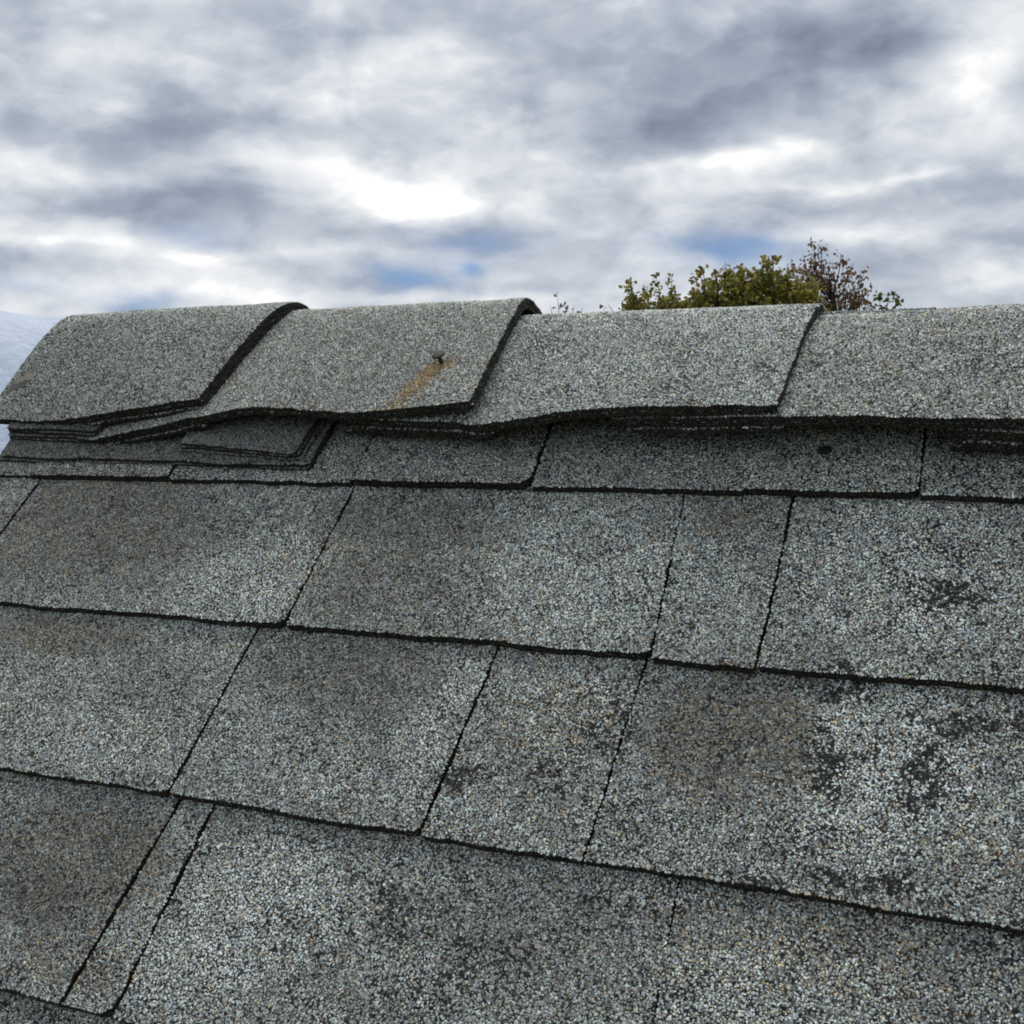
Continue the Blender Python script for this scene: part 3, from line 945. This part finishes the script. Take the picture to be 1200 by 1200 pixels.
Z = Z + .018 * (fbm(r_ * 6 + 0 * d_, d_ * 6 + r_ * 1.5, 91, 4) - .5) * (1 - fall)
flare = 1 + .04 * fall
Xs = CAM[0] + fw[0] * (D0 + d_ * flare) + rt[0] * (r_ * flare + .03 * np.sin(d_ * 23) * fall)
Ys = CAM[1] + fw[1] * (D0 + d_ * flare) + rt[1] * (r_ * flare + .03 * np.sin(d_ * 23) * fall)
P = np.stack(np.broadcast_arrays(Xs, Ys, Z), -1)
I = np.arange(na_ * nb_).reshape(na_, nb_)
f = np.stack((I[:-1, :-1], I[1:, :-1], I[1:, 1:], I[:-1, 1:]), -1).reshape(-1, 4)
cen = P.reshape(-1, 3).mean(0); cen[2] = GROUND
sh = build('plastic_sheet', [(P.reshape(-1, 3), f, 0, None)], [M_sheet], smooth=True, origin=cen)
tag(sh, 'pale blue-white sheet draped in a soft hump behind the left end of the ridge', 'sheet')


# ------------------------------------------------------------------ trees
def tube(pts, rads, seg=6):
    pts = np.asarray(pts, float); rads = np.asarray(rads, float)
    tg = np.gradient(pts, axis=0); tg /= np.maximum(np.linalg.norm(tg, axis=1, keepdims=True), 1e-9)
    ref = np.array((.3, .9, .2))
    a = np.cross(tg, ref); a /= np.maximum(np.linalg.norm(a, axis=1, keepdims=True), 1e-9)
    b = np.cross(tg, a)
    ang = np.linspace(0, 2 * math.pi, seg, endpoint=False)
    V = (pts[:, None] + rads[:, None, None] * (a[:, None] * np.cos(ang)[None, :, None] + b[:, None] * np.sin(ang)[None, :, None])).reshape(-1, 3)
    q = np.arange(seg)
    F = np.concatenate([np.stack((i * seg + q, i * seg + (q + 1) % seg, (i + 1) * seg + (q + 1) % seg, (i + 1) * seg + q), -1) for i in range(len(pts) - 1)])
    return V, F


def curve_pts(p0, p1, sag, rg, n=7):
    t = np.linspace(0, 1, n)[:, None]
    L = np.linalg.norm(np.asarray(p1) - p0)
    mid = (np.asarray(p0) + p1) / 2 + np.array((0, 0, sag * L)) + rg.normal(size=3) * L * .06
    return (1 - t) ** 2 * p0 + 2 * t * (1 - t) * mid + t * t * p1


def leaf_cluster(tips, dirs, n_each, size, spread, colours, weights, rg):
    k = len(tips) * n_each
    p = np.repeat(tips, n_each, 0); d = np.repeat(dirs, n_each, 0)
    s = rg.random(k)[:, None]
    p = p - d * s * spread * 2.2 + rg.normal(size=(k, 3)) * spread * (.25 + .55 * s)
    nrm = rg.normal(size=(k, 3)) + np.array((0, 0, .5)); nrm /= np.linalg.norm(nrm, axis=1, keepdims=True)
    t = np.cross(nrm, rg.normal(size=(k, 3))); t /= np.linalg.norm(t, axis=1, keepdims=True); b = np.cross(nrm, t)
    L = (size * rg.uniform(.6, 1.35, k))[:, None]; W = L * rg.uniform(.28, .42, k)[:, None]
    fold = nrm * L * rg.uniform(.02, .16, k)[:, None]
    V = np.empty((k, 6, 3))
    V[:, 0] = p; V[:, 1] = p + t * L * .35 + b * W + fold; V[:, 2] = p + t * L * .75 + b * W * .8 + fold
    V[:, 3] = p + t * L - nrm * L * .1; V[:, 4] = p + t * L * .75 - b * W * .8 + fold; V[:, 5] = p + t * L * .35 - b * W + fold
    base = (np.arange(k) * 6)[:, None]
    F = np.concatenate((base + np.array([[0, 1, 2, 3]]), base + np.array([[0, 3, 4, 5]])))
    ci = rg.choice(len(colours), k, p=np.array(weights) / sum(weights))
    cl = np.repeat(rg.uniform(.75, 1.25, len(tips)), n_each)
    col = np.array(colours)[ci] * (cl * rg.uniform(.75, 1.25, k))[:, None]
    return V.reshape(-1, 3), F, 0, np.repeat(np.clip(col, 0, 1), 6, 0)


def at_dir(azd, eld, dist):
    a_, e_ = math.radians(azd), math.radians(eld)
    return np.array((CAM[0] + math.sin(a_) * math.cos(e_) * dist, CAM[1] + math.cos(a_) * math.cos(e_) * dist, CAM[2] + math.sin(e_) * dist))


def tree(label, group, foot, blobs, colours, weights, leaf, per_tip, spread, rg, trunk_r=.11, shoots=()):
    """blobs: crown masses (centre, radii, number of twig tips); every twig grows from a limb and carries its own leaves"""
    foot = np.array(foot, float)
    root = empty('tree', foot)
    tag(root, label, 'tree', group)
    cs = np.array([b[0] for b in blobs]); centre = cs.mean(0)
    fork = np.array((foot[0] * .5 + centre[0] * .5, foot[1] * .5 + centre[1] * .5, GROUND + (centre[2] - GROUND) * .55))
    w, lv = [], []
    tp = curve_pts(foot, fork, 0, rg, 9)
    w.append(tube(tp, np.linspace(trunk_r, trunk_r * .62, 9) * (1 + .5 * np.exp(-np.linspace(0, 9, 9))), 9))
    for c, rad, n in blobs:
        c = np.array(c, float); rad = np.array(rad, float)
        lp = curve_pts(fork, c - np.array((0, 0, rad[2] * .3)), .12, rg, 8)
        w.append(tube(lp, np.linspace(trunk_r * .5, trunk_r * .14, 8), 6))
        q = rg.normal(size=(n, 3)); q /= np.linalg.norm(q, axis=1, keepdims=True)
        rr = rg.random(n)[:, None] ** .42
        tips = c + q * rr * rad * (1 + .16 * rg.normal(size=(n, 1)))
        dirs = q * .6 + np.array((0, 0, .75)); dirs /= np.linalg.norm(dirs, axis=1, keepdims=True)
        for t_, d_2 in zip(tips, dirs):
            s0 = lp[rg.integers(4, 8)]
            w.append(tube(curve_pts(s0, t_, .1, rg, 4), [.014, .010, .006, .003], 3))
        lv.append(leaf_cluster(tips, dirs, per_tip, leaf, spread, colours, weights, rg))
    for tip, n, base in shoots:
        tip = np.array(tip, float); base = np.array(base, float)
        pts = curve_pts(base, tip, .05, rg, 6)
        w.append(tube(pts, np.linspace(.012, .003, 6), 4))
        tt_ = pts[rg.integers(2, 6, n)] + rg.normal(size=(n, 3)) * .035
        dd = np.repeat(((tip - base) / np.linalg.norm(tip - base))[None], n, 0)
        lv.append(leaf_cluster(tt_, dd, 5, leaf, spread * .45, colours, weights, rg))
    build('trunk', [(v, f, 0, None) for v, f in w], [M_bark], root, True, origin=foot)
    build('crown', lv, [M_leaf], root, False, origin=foot)
    return root


rg = np.random.default_rng(5)
T1, T2, T3 = 16.0, 17.5, 21.0


def px_(px, py, dist):
    """centre of a crown mass on the far side of the ridge, from its bearing"""
    d = Fv * 1371.85 + Rv * (px - 600) + Uv * (600 - py)
    d.normalize()
    return np.array(CAM + d * dist)


def foot_of(p):
    return (p[0], p[1], GROUND)


k1 = T1 / 1372
OL = [(.23, .22, .04), (.32, .28, .045), (.15, .165, .03), (.42, .33, .065), (.25, .17, .045), (.10, .11, .03)]
blobs = [(px_(748, 372, T1), (24 * k1, .4, 36 * k1), 95), (px_(785, 368, T1 + .2), (32 * k1, .45, 34 * k1), 110), (px_(828, 362, T1 - .1), (32 * k1, .45, 40 * k1), 120),
         (px_(870, 358, T1), (34 * k1, .5, 44 * k1), 190), (px_(910, 352, T1 + .2), (34 * k1, .5, 44 * k1), 190), (px_(850, 430, T1), (120 * k1, 1.2, 70 * k1), 220), (px_(948, 362, T1), (26 * k1, .45, 40 * k1), 80)]
shoots = [(px_(769, 324, T1), 7, px_(775, 370, T1)), (px_(787, 325, T1), 6, px_(790, 370, T1)), (px_(823, 312, T1), 8, px_(828, 350, T1)), (px_(850, 307, T1), 8, px_(848, 350, T1)),
          (px_(860, 312, T1), 6, px_(856, 350, T1)), (px_(893, 304, T1), 9, px_(890, 345, T1)), (px_(905, 301, T1), 8, px_(903, 345, T1)), (px_(733, 340, T1), 7, px_(745, 372, T1)), (px_(873, 315, T1), 7, px_(872, 350, T1)), (px_(713, 357, T1), 4, px_(730, 385, T1))]
tree('olive green tree, broad crown showing over the third ridge cap', 'trees beyond the ridge', foot_of(px_(850, 450, T1)), blobs, OL, [3, 3, 3, 1.5, 1, 1], .058, 19, .075, rg, shoots=shoots)

k2 = T2 / 1372
RD = [(.21, .10, .06), (.17, .08, .06), (.27, .14, .08), (.24, .14, .11), (.24, .20, .055), (.12, .065, .045)]
blobs = [(px_(948, 335, T2), (26 * k2, .4, 34 * k2), 62), (px_(975, 335, T2), (42 * k2, .45, 40 * k2), 52), (px_(1003, 350, T2), (24 * k2, .4, 34 * k2), 34), (px_(970, 400, T2), (60 * k2, .8, 50 * k2), 90)]
shoots = [(px_(953, 285, T2), 8, px_(958, 330, T2)), (px_(963, 291, T2), 7, px_(962, 330, T2)), (px_(941, 297, T2), 7, px_(948, 335, T2)), (px_(985, 297, T2), 6, px_(978, 335, T2)), (px_(1000, 308, T2), 5, px_(988, 340, T2)),
          (px_(1022, 338, T2), 5, px_(1000, 360, T2)), (px_(928, 305, T2), 6, px_(940, 345, T2))]
tree('sparser reddish brown autumn tree right of the olive green crown', 'trees beyond the ridge', foot_of(px_(972, 450, T2)), blobs, RD, [3, 3, 2, 2, 2.5, 2], .058, 9, .09, rg, shoots=shoots)

k3 = T3 / 1372
GN = [(.12, .13, .03), (.16, .16, .04), (.08, .09, .025)]
blobs = [(px_(1040, 400, T3), (24 * k3, .4, 26 * k3), 26)]
shoots = [(px_(1042, 345, T3), 8, px_(1040, 385, T3)), (px_(1052, 350, T3), 5, px_(1046, 385, T3)), (px_(1031, 349, T3), 5, px_(1036, 385, T3))]
tree('thin leafy sprigs of a green treetop farthest right above the fourth cap', 'trees beyond the ridge', foot_of(px_(1040, 450, T3)), blobs, GN, [2, 2, 1], .085, 7, .09, rg, .07, shoots=shoots)
BN = [(.10, .09, .07), (.07, .06, .045), (.12, .10, .07)]
blobs = [(px_(662, 400, T3), (26 * k3, .4, 26 * k3), 18)]
shoots = [(px_(653, 346, T3), 3, px_(655, 385, T3)), (px_(663, 353, T3), 4, px_(662, 385, T3)), (px_(673, 357, T3), 3, px_(670, 385, T3)), (px_(645, 358, T3), 3, px_(650, 385, T3)), (px_(683, 360, T3), 3, px_(676, 390, T3)), (px_(710, 358, T3), 5, px_(690, 392, T3))]
tree('nearly bare brownish twig tips peeking over the ridge beside the second cap', 'trees beyond the ridge', foot_of(px_(662, 450, T3)), blobs, BN, [2, 2, 1], .055, 4, .07, rg, .06, shoots=shoots)
